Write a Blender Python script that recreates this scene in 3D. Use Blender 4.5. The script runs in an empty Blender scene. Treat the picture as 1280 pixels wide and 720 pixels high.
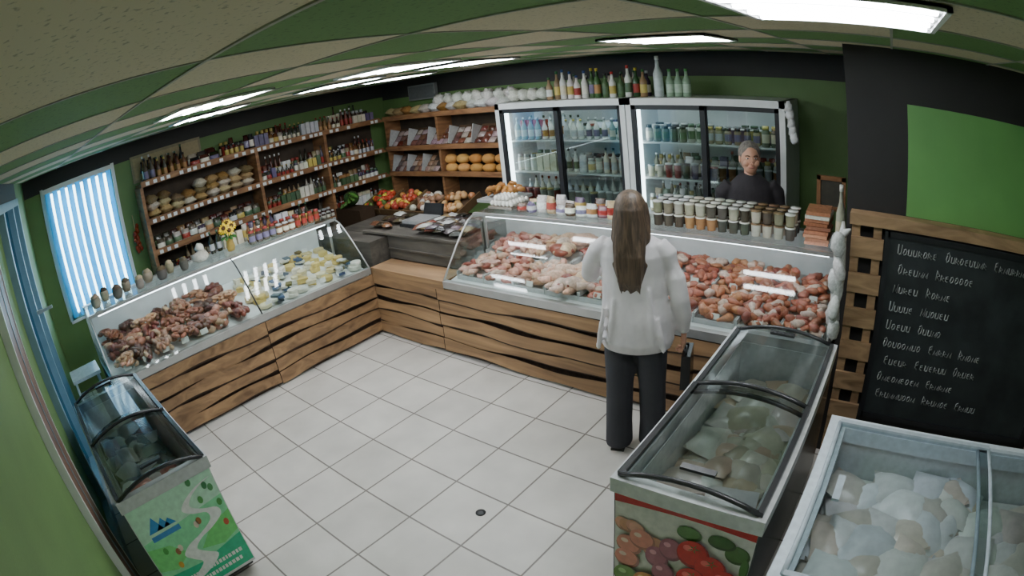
import bpy, math, random
import numpy as np
from mathutils import Vector, Matrix, Euler
random.seed(7)
rnd=random.random
def U(a,b): return a+(b-a)*random.random()
scn=bpy.context.scene
# ------------------------------------------------------------------ colour helpers
def lin(c):
    return tuple((x/255/12.92 if x/255<=.04045 else ((x/255+.055)/1.055)**2.4) for x in c)
def rgba(c): return (*lin(c),1.)
def jit(c,a=12):
    d=U(-a,a); return tuple(min(255,max(0,x+d+U(-a/3,a/3))) for x in c)
# ------------------------------------------------------------------ materials
def newmat(name):
    m=bpy.data.materials.new(name);m.use_nodes=True
    n=m.node_tree.nodes;l=m.node_tree.links
    return m,n,l,n['Principled BSDF']
def simple(name,col,rough=.5,metal=0.,spec=.5,noise=0.,nscale=8.,bump=0.,bscale=40.):
    m,n,l,b=newmat(name)
    b.inputs['Roughness'].default_value=rough;b.inputs['Metallic'].default_value=metal
    b.inputs['Specular IOR Level'].default_value=spec
    tc=n.new('ShaderNodeTexCoord')
    nz=n.new('ShaderNodeTexNoise');nz.inputs['Scale'].default_value=nscale;nz.inputs['Detail'].default_value=4
    l.new(tc.outputs['Object'],nz.inputs['Vector'])
    r=n.new('ShaderNodeValToRGB');r.color_ramp.elements[0].position=.3;r.color_ramp.elements[1].position=.7
    a=rgba(tuple(x*(1-noise) for x in col));c=rgba(tuple(min(255,x*(1+noise*.5)) for x in col))
    r.color_ramp.elements[0].color=a;r.color_ramp.elements[1].color=c
    l.new(nz.outputs['Fac'],r.inputs['Fac']);l.new(r.outputs['Color'],b.inputs['Base Color'])
    if bump:
        n2=n.new('ShaderNodeTexNoise');n2.inputs['Scale'].default_value=bscale
        l.new(tc.outputs['Object'],n2.inputs['Vector'])
        bp=n.new('ShaderNodeBump');bp.inputs['Strength'].default_value=bump;bp.inputs['Distance'].default_value=.01
        l.new(n2.outputs['Fac'],bp.inputs['Height']);l.new(bp.outputs['Normal'],b.inputs['Normal'])
    return m
def vcol(name,rough=.5,metal=0.,spec=.5,mott=.15,ms=30.,bump=0.):
    m,n,l,b=newmat(name)
    b.inputs['Roughness'].default_value=rough;b.inputs['Metallic'].default_value=metal;b.inputs['Specular IOR Level'].default_value=spec
    at=n.new('ShaderNodeAttribute');at.attribute_name='Col'
    tc=n.new('ShaderNodeTexCoord');nz=n.new('ShaderNodeTexNoise');nz.inputs['Scale'].default_value=ms;nz.inputs['Detail'].default_value=3
    l.new(tc.outputs['Object'],nz.inputs['Vector'])
    mr=n.new('ShaderNodeMapRange');mr.inputs['From Min'].default_value=.3;mr.inputs['From Max'].default_value=.7
    mr.inputs['To Min'].default_value=1-mott;mr.inputs['To Max'].default_value=1+mott*.5
    l.new(nz.outputs['Fac'],mr.inputs['Value'])
    vm=n.new('ShaderNodeVectorMath');vm.operation='SCALE'
    l.new(at.outputs['Color'],vm.inputs[0]);l.new(mr.outputs['Result'],vm.inputs['Scale'])
    l.new(vm.outputs['Vector'],b.inputs['Base Color'])
    if bump:
        bp=n.new('ShaderNodeBump');bp.inputs['Strength'].default_value=bump;bp.inputs['Distance'].default_value=.01
        l.new(nz.outputs['Fac'],bp.inputs['Height']);l.new(bp.outputs['Normal'],b.inputs['Normal'])
    return m
def glassmat(name,tint=(235,245,242),refl=.10,rough=.02):
    m,n,l,b=newmat(name);n.remove(b)
    t=n.new('ShaderNodeBsdfTransparent');t.inputs[0].default_value=rgba(tint)
    g=n.new('ShaderNodeBsdfGlossy');g.inputs['Roughness'].default_value=rough
    lw=n.new('ShaderNodeLayerWeight');lw.inputs['Blend'].default_value=.25
    mr=n.new('ShaderNodeMapRange');mr.inputs['To Min'].default_value=refl*.6;mr.inputs['To Max'].default_value=min(1,refl*6)
    l.new(lw.outputs['Fresnel'],mr.inputs['Value'])
    mx=n.new('ShaderNodeMixShader');l.new(mr.outputs['Result'],mx.inputs[0]);l.new(t.outputs[0],mx.inputs[1]);l.new(g.outputs[0],mx.inputs[2])
    l.new(mx.outputs[0],n['Material Output'].inputs['Surface']);return m
def emit(name,col,s):
    m,n,l,b=newmat(name);n.remove(b);e=n.new('ShaderNodeEmission');e.inputs[0].default_value=rgba(col);e.inputs[1].default_value=s
    l.new(e.outputs[0],n['Material Output'].inputs['Surface']);return m
def woodmat(name,c0,c1,stretch,rough=.55,scale=1.):
    m,n,l,b=newmat(name);b.inputs['Roughness'].default_value=rough
    tc=n.new('ShaderNodeTexCoord');mp=n.new('ShaderNodeMapping');mp.inputs['Scale'].default_value=stretch
    l.new(tc.outputs['Object'],mp.inputs['Vector'])
    nz=n.new('ShaderNodeTexNoise');nz.inputs['Scale'].default_value=scale;nz.inputs['Detail'].default_value=6;nz.inputs['Distortion'].default_value=1.2
    l.new(mp.outputs['Vector'],nz.inputs['Vector'])
    r=n.new('ShaderNodeValToRGB');e=r.color_ramp.elements;e[0].position=.30;e[0].color=rgba(c0);e[1].position=.68;e[1].color=rgba(c1)
    l.new(nz.outputs['Fac'],r.inputs['Fac'])
    n2=n.new('ShaderNodeTexNoise');n2.inputs['Scale'].default_value=2.2;l.new(tc.outputs['Object'],n2.inputs['Vector'])
    mr=n.new('ShaderNodeMapRange');mr.inputs['From Min'].default_value=.3;mr.inputs['From Max'].default_value=.7;mr.inputs['To Min'].default_value=.84;mr.inputs['To Max'].default_value=1.1
    l.new(n2.outputs['Fac'],mr.inputs['Value'])
    vm=n.new('ShaderNodeVectorMath');vm.operation='SCALE';l.new(r.outputs['Color'],vm.inputs[0]);l.new(mr.outputs['Result'],vm.inputs['Scale'])
    l.new(vm.outputs['Vector'],b.inputs['Base Color'])
    bp=n.new('ShaderNodeBump');bp.inputs['Strength'].default_value=.2;bp.inputs['Distance'].default_value=.01;l.new(nz.outputs['Fac'],bp.inputs['Height']);l.new(bp.outputs['Normal'],b.inputs['Normal'])
    return m
M_green=simple('green_paint',(100,132,76),.55,noise=.06,nscale=3,bump=.1,bscale=90)
M_lime=simple('lime_panel_paint',(118,178,100),.5,noise=.05,nscale=3)
M_black=simple('black_paint',(44,42,42),.6,noise=.1,nscale=3)
M_gloss=vcol('product_gloss',.25,spec=.5,mott=.12)
M_matte=vcol('product_matte',.65,spec=.3,mott=.12)
M_meat=vcol('meat',.32,spec=.6,mott=.3,ms=45,bump=.3)
M_plast=vcol('plastic_bag',.18,spec=.7,mott=.2,ms=60,bump=.5)
M_soft=vcol('frozen_bag_film',.3,spec=.6,mott=.10,ms=25,bump=.15)
M_metal=simple('brushed_metal',(190,190,188),.35,metal=.6,noise=.05)
M_white=simple('white_enamel',(232,234,234),.35,noise=.03)
M_dark=simple('dark_plastic',(40,40,43),.4,noise=.1)
M_glass=glassmat('clear_glass',(240,247,245),.09,.04)
M_dglass=glassmat('freezer_glass',(196,204,202),.15,.12)
M_doorglass=glassmat('door_glass',(96,134,146),.12,.03)
M_fglass=glassmat('fridge_glass',(225,232,230),.10)
M_wx=woodmat('counter_wood_x',(128,98,70),(180,142,102),(1.0,5,12))
M_wy=woodmat('counter_wood_y',(116,88,62),(168,132,94),(5,1.0,12))
M_bark=simple('bark_edge',(62,44,32),.8,noise=.3,nscale=20)
M_sh=woodmat('shelf_wood',(116,78,52),(168,122,82),(3,3,14))
M_lw=woodmat('light_wood',(138,108,78),(190,156,118),(4,8,16))
M_led=emit('led_tube',(235,245,255),13.)  # fridge strips, plus the tubes added to light the deli cases
M_tube=emit('ceiling_tube',(244,250,255),50.)
# ------------------------------------------------------------------ mesh builder
class MB:
    def __init__(s): s.v=[];s.f=[];s.c=[];s.m=[];s.s=[]
    def add(s,vs,fs,col,mat=0,smooth=False):
        o=len(s.v);s.v+= [tuple(p) for p in vs]
        for i,f in enumerate(fs):
            s.f.append(tuple(o+j for j in f));s.c.append(col[i] if isinstance(col,list) else col);s.m.append(mat);s.s.append(smooth)
    def box(s,c,sz,col=(200,200,200),mat=0,rz=0.,rx=0.,ry=0.,taper=1.):
        h=[x/2 for x in sz];vs=[]
        for z in(-1,1):
            k=taper if z>0 else 1
            for x,y in((-1,-1),(1,-1),(1,1),(-1,1)): vs.append(Vector((x*h[0]*k,y*h[1]*k,z*h[2])))
        R=Euler((rx,ry,rz)).to_matrix();c=Vector(c);vs=[R@p+c for p in vs]
        s.add(vs,[(0,3,2,1),(4,5,6,7),(0,1,5,4),(1,2,6,5),(2,3,7,6),(3,0,4,7)],col,mat)
    def bb(s,x0,x1,y0,y1,z0,z1,col=(200,200,200),mat=0): s.box(((x0+x1)/2,(y0+y1)/2,(z0+z1)/2),(abs(x1-x0),abs(y1-y0),abs(z1-z0)),col,mat)
    def lathe(s,pos,prof,seg=9,col=(200,200,200),mat=0,R=None,cap=True,smooth=True):
        n=len(prof);vs=[]
        for r,z in prof:
            for k in range(seg):
                a=2*math.pi*k/seg;vs.append(Vector((r*math.cos(a),r*math.sin(a),z)))
        if R is not None: vs=[R@p for p in vs]
        p0=Vector(pos);vs=[p+p0 for p in vs];fs=[];cs=[]
        for i in range(n-1):
            for k in range(seg):
                fs.append((i*seg+k,i*seg+(k+1)%seg,(i+1)*seg+(k+1)%seg,(i+1)*seg+k));cs.append(col[i] if isinstance(col,list) else col)
        if cap:
            fs.append(tuple(range(seg))[::-1]);cs.append(cs[0]);fs.append(tuple((n-1)*seg+k for k in range(seg)));cs.append(cs[-2])
        s.add(vs,fs,cs,mat,smooth)
    def blob(s,pos,r,col,mat=0,rot=(0,0,0),seg=9,rings=6,n=.12,smooth=True):
        vs=[Vector((0,0,-1))]
        for i in range(1,rings):
            t=-math.pi/2+math.pi*i/rings
            for k in range(seg):
                a=2*math.pi*k/seg;q=1+U(-n,n);vs.append(Vector((math.cos(t)*math.cos(a),math.cos(t)*math.sin(a),math.sin(t)))*q)
        vs.append(Vector((0,0,1)));R=Euler(rot).to_matrix();p0=Vector(pos)
        vs=[R@Vector((p.x*r[0],p.y*r[1],p.z*r[2]))+p0 for p in vs];fs=[]
        for k in range(seg): fs.append((0,1+(k+1)%seg,1+k))
        for i in range(rings-2):
            for k in range(seg):
                a=1+i*seg+k;b=1+i*seg+(k+1)%seg;fs.append((a,b,b+seg,a+seg))
        L=len(vs)-1
        for k in range(seg): fs.append((L,L-seg+k,L-seg+(k+1)%seg))
        s.add(vs,fs,col,mat,smooth)
    def tube(s,pts,rad,seg=8,col=(200,200,200),mat=0,flat=1.,smooth=True):
        pts=[Vector(p) for p in pts];n=len(pts)
        if not hasattr(rad,'__len__'): rad=[rad]*n
        vs=[]
        for i,p in enumerate(pts):
            t=(pts[min(i+1,n-1)]-pts[max(i-1,0)]);t=t.normalized() if t.length>1e-9 else Vector((0,0,1))
            up=Vector((0,0,1)) if abs(t.z)<.95 else Vector((0,1,0))
            a=t.cross(up).normalized();b=a.cross(t)
            for k in range(seg):
                w=2*math.pi*k/seg;vs.append(p+a*math.cos(w)*rad[i]+b*math.sin(w)*rad[i]*flat)
        fs=[]
        for i in range(n-1):
            for k in range(seg): fs.append((i*seg+k,i*seg+(k+1)%seg,(i+1)*seg+(k+1)%seg,(i+1)*seg+k))
        fs.append(tuple(range(seg))[::-1]);fs.append(tuple((n-1)*seg+k for k in range(seg)))
        s.add(vs,fs,col,mat,smooth)
    def loft(s,rings,seg=16,col=(200,200,200),mat=0,smooth=True):
        vs=[]
        for cx,cy,cz,rx,ry in rings:
            for k in range(seg):
                a=2*math.pi*k/seg;vs.append((cx+rx*math.cos(a),cy+ry*math.sin(a),cz))
        fs=[]
        for i in range(len(rings)-1):
            for k in range(seg): fs.append((i*seg+k,i*seg+(k+1)%seg,(i+1)*seg+(k+1)%seg,(i+1)*seg+k))
        fs.append(tuple(range(seg))[::-1]);fs.append(tuple((len(rings)-1)*seg+k for k in range(seg)))
        s.add(vs,fs,col,mat,smooth)
    def poly(s,pts,col,mat=0): s.add(pts,[tuple(range(len(pts)))],col,mat)
    def build(s,name,mats,loc=(0,0,0),rz=0.,parent=None,recalc=True):
        me=bpy.data.meshes.new(name);me.from_pydata(s.v,[],s.f)
        for m in mats: me.materials.append(m)
        me.polygons.foreach_set('material_index',s.m);me.polygons.foreach_set('use_smooth',s.s)
        at=me.color_attributes.new('Col','FLOAT_COLOR','CORNER')
        arr=[]
        for f,c in zip(s.f,s.c): arr+=list(rgba(c))*len(f)
        at.data.foreach_set('color',arr);me.update()
        ob=bpy.data.objects.new(name,me);bpy.context.collection.objects.link(ob)
        ob.location=loc;ob.rotation_euler=(0,0,rz)
        if parent: ob.parent=parent
        return ob
def empty(name,loc=(0,0,0),rz=0.):
    e=bpy.data.objects.new(name,None);bpy.context.collection.objects.link(e);e.location=loc;e.rotation_euler=(0,0,rz);return e
# ------------------------------------------------------------------ room constants
XL=-2.0; YB=2.05; ZC=2.438; XR=6.2
GX,GY=3.20,-2.62      # ceiling grid origin
# floor
m,n,l,b=newmat('floor_tiles')
tc=n.new('ShaderNodeTexCoord');mp=n.new('ShaderNodeMapping');mp.inputs['Location'].default_value=(-.16,.06,0)
l.new(tc.outputs['Object'],mp.inputs['Vector'])
br=n.new('ShaderNodeTexBrick');br.offset=0;br.squash=1
br.inputs['Scale'].default_value=1;br.inputs['Brick Width'].default_value=.41;br.inputs['Row Height'].default_value=.41
br.inputs['Mortar Size'].default_value=.007;br.inputs['Mortar Smooth'].default_value=.4
br.inputs['Color1'].default_value=rgba((202,197,189));br.inputs['Color2'].default_value=rgba((212,207,199));br.inputs['Mortar'].default_value=rgba((120,112,104))
l.new(mp.outputs['Vector'],br.inputs['Vector'])
nz=n.new('ShaderNodeTexNoise');nz.inputs['Scale'].default_value=3;nz.inputs['Detail'].default_value=8;l.new(tc.outputs['Object'],nz.inputs['Vector'])
mr=n.new('ShaderNodeMapRange');mr.inputs['From Min'].default_value=.3;mr.inputs['From Max'].default_value=.7;mr.inputs['To Min'].default_value=.84;mr.inputs['To Max'].default_value=1.04
l.new(nz.outputs['Fac'],mr.inputs['Value']);vm=n.new('ShaderNodeVectorMath');vm.operation='SCALE'
l.new(br.outputs['Color'],vm.inputs[0]);l.new(mr.outputs['Result'],vm.inputs['Scale']);l.new(vm.outputs['Vector'],b.inputs['Base Color'])
b.inputs['Roughness'].default_value=.38
bp=n.new('ShaderNodeBump');bp.inputs['Strength'].default_value=.3;bp.inputs['Distance'].default_value=.004;bp.invert=True
l.new(br.outputs['Fac'],bp.inputs['Height']);l.new(bp.outputs['Normal'],b.inputs['Normal'])
M_floor=m
mb=MB();mb.bb(XL-.2,XR+.1,-4.2,YB+.1,-.1,0);mb.build('floor',[M_floor])
mb=MB();mb.lathe((2.53,-1.43,0),[(.030,.0),(.030,.003),(.01,.004)],14,(60,58,55));mb.build('floor_drain',[M_dark])
# ceiling with green / cream checker; the cut edge row next to the window-side wall is one cream strip
m,n,l,b=newmat('ceiling_tiles')
tc=n.new('ShaderNodeTexCoord')
sp=n.new('ShaderNodeSeparateXYZ');l.new(tc.outputs['Object'],sp.inputs[0])
def mth(op,a,b_):
    q=n.new('ShaderNodeMath');q.operation=op
    for i,v in enumerate((a,b_)):
        if isinstance(v,(int,float)): q.inputs[i].default_value=v
        else: l.new(v,q.inputs[i])
    return q.outputs[0]
xm=mth('MINIMUM',sp.outputs['X'],GX+.59);gt=mth('GREATER_THAN',sp.outputs['Y'],GY)
dxn=mth('MULTIPLY',mth('SUBTRACT',sp.outputs['X'],xm),gt);xx=mth('ADD',xm,dxn);yy=mth('MAXIMUM',sp.outputs['Y'],GY-.59)
cb=n.new('ShaderNodeCombineXYZ');l.new(mth('ADD',xx,-GX+6),cb.inputs[0]);l.new(mth('ADD',yy,-GY+6),cb.inputs[1]);cb.inputs[2].default_value=.3
ck=n.new('ShaderNodeTexChecker');ck.inputs['Scale'].default_value=1/.6
M_cc=((214,204,174),(108,148,88))
l.new(cb.outputs[0],ck.inputs['Vector'])
# cell parity chosen so the cell x in (GX,GX+.6), y just below GY is cream
par=(int(math.floor((6.3)/.6+1e-6))+int(math.floor((6-.3)/.6+1e-6))+0)%2
ck.inputs['Color1'].default_value=rgba(M_cc[0] if par==0 else M_cc[0]);ck.inputs['Color2'].default_value=rgba(M_cc[1])
if par==0: ck.inputs['Color1'].default_value,ck.inputs['Color2'].default_value=rgba(M_cc[1]),rgba(M_cc[0])
CK=ck
nz=n.new('ShaderNodeTexNoise');nz.inputs['Scale'].default_value=75;nz.inputs['Detail'].default_value=2;l.new(tc.outputs['Object'],nz.inputs['Vector'])
mr=n.new('ShaderNodeMapRange');mr.inputs['From Min'].default_value=.32;mr.inputs['From Max'].default_value=.40;mr.inputs['To Min'].default_value=.65;mr.inputs['To Max'].default_value=1.
l.new(nz.outputs['Fac'],mr.inputs['Value']);vm=n.new('ShaderNodeVectorMath');vm.operation='SCALE'
l.new(ck.outputs['Color'],vm.inputs[0]);l.new(mr.outputs['Result'],vm.inputs['Scale']);l.new(vm.outputs['Vector'],b.inputs['Base Color'])
b.inputs['Roughness'].default_value=.85
# Blender's checker is (ix%2==iy%2)==iz%2 -> Color1 ; with iz even: same parity -> Color2
ix=int(math.floor(6.3/.6));iy=int(math.floor(5.7/.6));same=(ix%2)==(iy%2)
ck.inputs['Color1'].default_value=rgba(M_cc[1]) if same else rgba(M_cc[0])
ck.inputs['Color2'].default_value=rgba(M_cc[0]) if same else rgba(M_cc[1])
M_ceil=m
mb=MB();mb.bb(XL-.2,XR+.1,-4.2,YB+.1,ZC,ZC+.1);mb.build('ceiling',[M_ceil])
mb=MB()
for i in range(-9,6):
    x=GX+.6*i
    if XL<x<XR: mb.bb(x-.006,x+.006,-4.1 if i<1 else GY,YB,ZC-.003,ZC+.01,(170,172,160))
for i in range(0,9):
    y=GY+.6*i
    if -4.1<y<YB: mb.bb(XL,XR,y-.006,y+.006,ZC-.004,ZC+.01,(170,172,160))
mb.build('trim_1',[M_matte])
# walls
def wall(name,parts):
    mb=MB()
    for p in parts: mb.bb(*p[:6],(255,255,255),p[6])
    return mb.build(name,[M_green,M_black,M_lime])
wy0,wy1,wz0,wz1=-2.84,-1.93,.82,2.25
t=.12
wall('wall_left',[(XL-t,XL,-3.3,wy0,0,2.25,0),(XL-t,XL,wy1,YB,0,2.25,0),(XL-t,XL,wy0,wy1,0,wz0,0),(XL-t,XL,-3.3,YB,2.25,ZC,1)])
wall('wall_back',[(XL-t,4.4,YB,YB+t,0,2.20,0),(XL-t,4.4,YB,YB+t,2.20,ZC,1)])
wall('wall_partition',[(4.11,XR,0.0,.12,0,ZC,1),(4.11,4.23,.12,YB,0,ZC,1),(4.47,5.9,-.006,0,1.56,2.15,2)])
wall('wall_right',[(XR,XR+.1,-4.2,.12,0,ZC,0)])
ang=math.atan(-.08)
def cwall(name,parts,mats):
    mb=MB()
    for p in parts: mb.bb(*p[:6],(200,200,200),p[6])
    return mb.build(name,mats,(-2,-3.1,0),ang)
dx0,dx1=1.1,3.8
cwall('wall_front',[(-.15,dx0,-.12,0,0,ZC,0),(dx1,8.3,-.12,0,0,ZC,0),(dx0,dx1,-.12,0,2.3,ZC,1)],[M_green,M_black])
M_brown=simple('brown_frame',(118,88,76),.4,noise=.1)
M_bluef=simple('pale_blue_frame',(120,152,166),.4,noise=.05)
cwall('door_1',[(dx1-.34,dx1-.02,-.1,.045,0,2.3,0),(dx1-.35,dx1-.34,-.09,.050,0,2.3,5),(dx1-.02,dx1-.0,-.09,.048,0,2.3,5),(dx1-.19,dx1-.175,-.09,.048,0,2.3,1),
  (dx0,dx0+.08,-.1,.02,0,2.3,1),(dx0+.6,dx0+.66,-.1,.02,0,2.3,1),(dx0+1.35,dx0+1.42,-.1,.02,0,2.3,1),(dx0,dx1-.36,-.1,.02,2.24,2.3,1),(dx0,dx1-.36,-.1,.02,0,.12,1),
  (dx0,dx0+1.4,-.06,-.04,.12,2.24,2),(dx0+1.42,dx1-.35,-.06,-.04,.12,2.24,3),(dx0+.70,dx0+.74,.02,.07,1.4,1.43,4),(dx0+.7,dx0+.74,.07,.18,1.405,1.425,4)],[M_brown,M_bluef,M_doorglass,M_green,M_metal,M_white])
wall('wall_near',[(4.2,XR,-4.2,-4.1,0,ZC,0)])
# window with vertical blinds
M_bl,n,l,b=newmat('blind_fabric');n.remove(b)
tr=n.new('ShaderNodeBsdfTranslucent');tr.inputs[0].default_value=rgba((112,205,240));df=n.new('ShaderNodeBsdfDiffuse');df.inputs[0].default_value=rgba((110,195,225))
mx=n.new('ShaderNodeMixShader');mx.inputs[0].default_value=.3;l.new(tr.outputs[0],mx.inputs[1]);l.new(df.outputs[0],mx.inputs[2]);l.new(mx.outputs[0],n['Material Output'].inputs['Surface'])
mb=MB()
for (a,b_,c,d) in ((wy0,wy0+.05,wz0,wz1),(wy1-.05,wy1,wz0,wz1),(wy0,wy1,wz0,wz0+.05),(wy0,wy1,wz1-.05,wz1),(-2.41,-2.36,wz0,wz1)):
    mb.bb(XL-.10,XL-.04,a,b_,c,d,(235,235,235),0)
mb.bb(XL-.075,XL-.07,wy0,wy1,wz0,wz1,(255,255,255),1)
mb.bb(XL-.02,XL+.015,wy0-.03,wy1+.03,wz0-.03,wz0,(225,225,225),0)
for a,b_ in ((wy0-.04,wy0),(wy1,wy1+.04)): mb.bb(XL-.01,XL+.015,a,b_,wz0,wz1+.03,(225,225,225),0)
mb.build('window_1',[M_white,M_glass])
mb=MB();mb.bb(XL+.02,XL+.06,wy0-.02,wy1+.02,wz1-.03,wz1+.02,(220,230,235),1)
ny=9
for i in range(ny):
    y=wy0+(wy1-wy0)*(i+.5)/ny
    mb.box((XL+.045,y,(wz0+wz1)/2),(.003,.088,wz1-wz0-.06),(180,230,240),0,rz=.65)
mb.build('vertical_blinds',[M_bl,M_white])
# ------------------------------------------------------------------ ceiling lamps
def lamp(xc,yc,name='ceiling_lamp'):
    x0=xc-.28;x1=xc+.28;y0=yc-.28;y1=yc+.28;mb=MB()
    z=ZC-.004
    mb.bb(x0,x1,y0,y1,z-.006,z,(235,235,235),1)
    for k in range(4):
        yy=y0+.07+.14*k;mb.bb(x0+.03,x1-.03,yy-.02,yy+.02,z-.014,z-.006,(255,255,255),0)
    for a in ((x0,x0+.015,y0,y1),(x1-.015,x1,y0,y1),(x0,x1,y0,y0+.015),(x0,x1,y1-.015,y1)): mb.bb(*a,z-.012,z,(230,230,230),1)
    return mb.build(name,[M_tube,M_white])
for x,y in ((1.39,-1.90),(-.05,-1.36),(.50,-.40),(-.05,.70),(1.45,.10),(3.25,-.36),(4.26,-1.70),(1.68,-.78)): lamp(x,y)
# ------------------------------------------------------------------ products
def jar(mb,p,h,r,c,lid,lab=None,seg=9):
    lab=lab or c
    mb.lathe(p,[(r*.9,0),(r,h*.08),(r,h*.2),(r,h*.62),(r,h*.74),(r*.72,h*.82),(r*.8,h*.83),(r*.8,h)],seg,[c,c,lab,c,c,lid,lid],0)
def bottle(mb,p,h,r,c,cap,lab,seg=9):
    mb.lathe(p,[(r*.92,0),(r,h*.04),(r,h*.15),(r,h*.45),(r,h*.56),(r*.42,h*.74),(r*.34,h*.9),(r*.42,h*.9),(r*.42,h)],seg,[c,c,lab,c,c,c,cap,cap],0)
def tub(mb,p,h,r,c,lid,seg=10):
    mb.lathe(p,[(r*.85,0),(r,h*.9),(r*1.06,h*.9),(r*1.06,h)],seg,[c,lid,lid],0)
def bag(mb,p,w,d,h,c,rz=0,mat=0,lab=None):
    R=Matrix.Rotation(rz,3,'Z');vs=[];pr=[(1,.9,0),(1.05,1.1,.25),(1,.9,.65),(.95,.35,.9),(.97,.06,1)]
    for a,b_,z in pr:
        for x,y in ((-1,-.5),(-.5,-1),(.5,-1),(1,-.5),(1,.5),(.5,1),(-.5,1),(-1,.5)):
            vs.append(R@Vector((x*w/2*a,y*d/2*b_,z*h))+Vector(p))
    fs=[];cs=[]
    for i in range(4):
        for k in range(8): fs.append((i*8+k,i*8+(k+1)%8,(i+1)*8+(k+1)%8,(i+1)*8+k));cs.append(lab if (lab and i==1) else c)
    fs.append(tuple(range(8))[::-1]);fs.append(tuple(32+k for k in range(8)));cs+=[c,c]
    mb.add(vs,fs,cs,mat,True)
def pillow(mb,p,L,W,T,c,rot,mat=0,n_=5,q=4,nz=(.7,1.1)):
    R=Euler(rot).to_matrix();p=Vector(p);vs=[]
    for s_ in (1,-1):
        for i in range(n_+1):
            for j in range(n_+1):
                u=i/n_*2-1;v=j/n_*2-1;h=T*(1-abs(u)**q)*(1-abs(v)**q)*U(*nz)
                vs.append(R@Vector((u*L/2,v*W/2,s_*h/2))+p)
    fs=[];o=(n_+1)**2
    for i in range(n_):
        for j in range(n_):
            a=i*(n_+1)+j;fs.append((a,a+n_+1,a+n_+2,a+1));fs.append((o+a,o+a+1,o+a+n_+2,o+a+n_+1))
    mb.add(vs,fs,c,mat,True)
DARK=[(60,34,24),(80,40,32),(52,54,36),(104,66,36),(60,30,26),(60,60,52),(124,90,56),(36,36,36),(96,54,38),(150,130,100),(180,172,156),(84,74,60),(70,60,80)]
LABS=[(225,215,190),(160,60,52),(204,180,100),(235,235,230),(86,110,80),(176,130,84),(235,230,214),(200,200,205),(120,110,140)]
LIDS=[(150,56,48),(190,170,95),(40,40,40),(220,220,216),(76,104,82),(190,190,190),(225,225,225)]
C=random.choice
def line_items(mb,p0,p1,kind,rows=1,depth=(0,0,0),gap=.075,hs=(.14,.24),cols=DARK,run_=(1,4)):
    p0=Vector(p0);p1=Vector(p1);L=(p1-p0).length;d=Vector(depth)
    for r in range(rows):
        s=gap*.5;run=0
        while s<L-gap*.3:
            if run<=0:
                run=random.randint(*run_);k=kind if kind!='mix' else C(['jar','bottle','jar','box','bottle','bag']);c=C(cols);lb=C(LABS);ld=C(LIDS);h=U(*hs);rr=gap*U(.40,.48)
            run-=1
            p=p0+(p1-p0)*(s/L)+d*r
            if k=='jar': jar(mb,p,h*.8,rr,jit(c),ld,lb)
            elif k=='bottle': bottle(mb,p,h*1.15,rr*.85,jit(c),ld,lb)
            elif k=='tub': tub(mb,p,h*.6,rr,jit(lb),ld)
            elif k=='box':
                a=math.atan2((p1-p0).y,(p1-p0).x);mb.box(p+Vector((0,0,h*.4)),(gap*.85,.05,h*.8),jit(lb),0,rz=a+U(-.1,.1))
            elif k=='bag':
                a=math.atan2((p1-p0).y,(p1-p0).x);bag(mb,p,gap*.95,.07,h*.9,jit(C(cols)),a+U(-.2,.2),0,jit(C(LABS)))
            s+=gap*U(.98,1.1)
# ---- left shelf unit
SX0,SX1=XL,XL+.29
zs=[1.95,1.54,1.20,.86]
mb=MB()
for z in zs: mb.bb(SX0,SX1,-1.66,1.76,z-.035,z)
for y in (-1.66,-.16,.82): mb.bb(SX0,SX1,y-.02,y+.02,.0,zs[0]-.035)
for z in zs: mb.bb(SX1-.012,SX1+.006,-1.66,1.72,z-.03,z+.03)
mb.bb(SX0+.002,SX0+.012,-1.64,1.76,.0,1.92,(0,0,0),1)
y=-1.6
while y<1.68:
    for z in zs:
        if rnd()<.75: mb.bb(SX1+.006,SX1+.010,y,y+.045,z-.026,z+.012,(0,0,0),2)
    y+=U(.07,.12)
M_back=simple('dark_shelf_back',(66,54,42),.8,noise=.2)
mb.build('wooden_product_shelf',[M_sh,M_back,M_white])
for j,(z,secs) in enumerate(((1.95,[(-1.6,-1.0,'bottle',.08,(.2,.26)),(-1.0,-.6,'bag',.12,(.14,.18)),(-.55,1.65,'mix',.064,(.15,.26))]),
                 (1.54,[(-.12,.8,'mix',.064,(.14,.25)),(.86,1.65,'mix',.064,(.14,.25))]),
                 (1.20,[(-1.6,-.2,'bag',.10,(.13,.19)),(-.12,.8,'mix',.066,(.14,.22)),(.86,1.65,'mix',.066,(.14,.22))]),
                 (.86,[(-1.6,-.2,'mix',.07,(.14,.24)),(-.12,1.65,'mix',.07,(.14,.24))]))):
    mb=MB()
    for a,b_,k,g,hs in secs:
        line_items(mb,(SX0+.075,a,z+.001),(SX0+.075,b_,z+.001),k,1,gap=g,hs=hs)
        line_items(mb,(SX0+.155,a,z+.001),(SX0+.155,b_,z+.001),k,1,gap=g,hs=hs)
        line_items(mb,(SX0+.235,a,z+.001),(SX0+.235,b_,z+.001),k,1,gap=g,hs=(hs[0]*.85,hs[1]*.9))
    mb.build('shelf_jars_and_bottles',[M_gloss])
mb=MB()
for r in range(3):
    for i in range(9):
        y=-1.54+.155*i+U(-.01,.01)
        if r==2 and rnd()<.3: continue
        pillow(mb,(SX0+.15+U(-.01,.02),y,1.54+.065+r*.075),.20,.15,.11,jit(C([(190,160,110),(210,190,150),(160,120,70),(220,210,190),(140,120,90)])),(U(-.1,.1),U(-.05,.1),U(-.1,.1)))
mb.build('cereal_bags',[M_plast])
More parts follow.
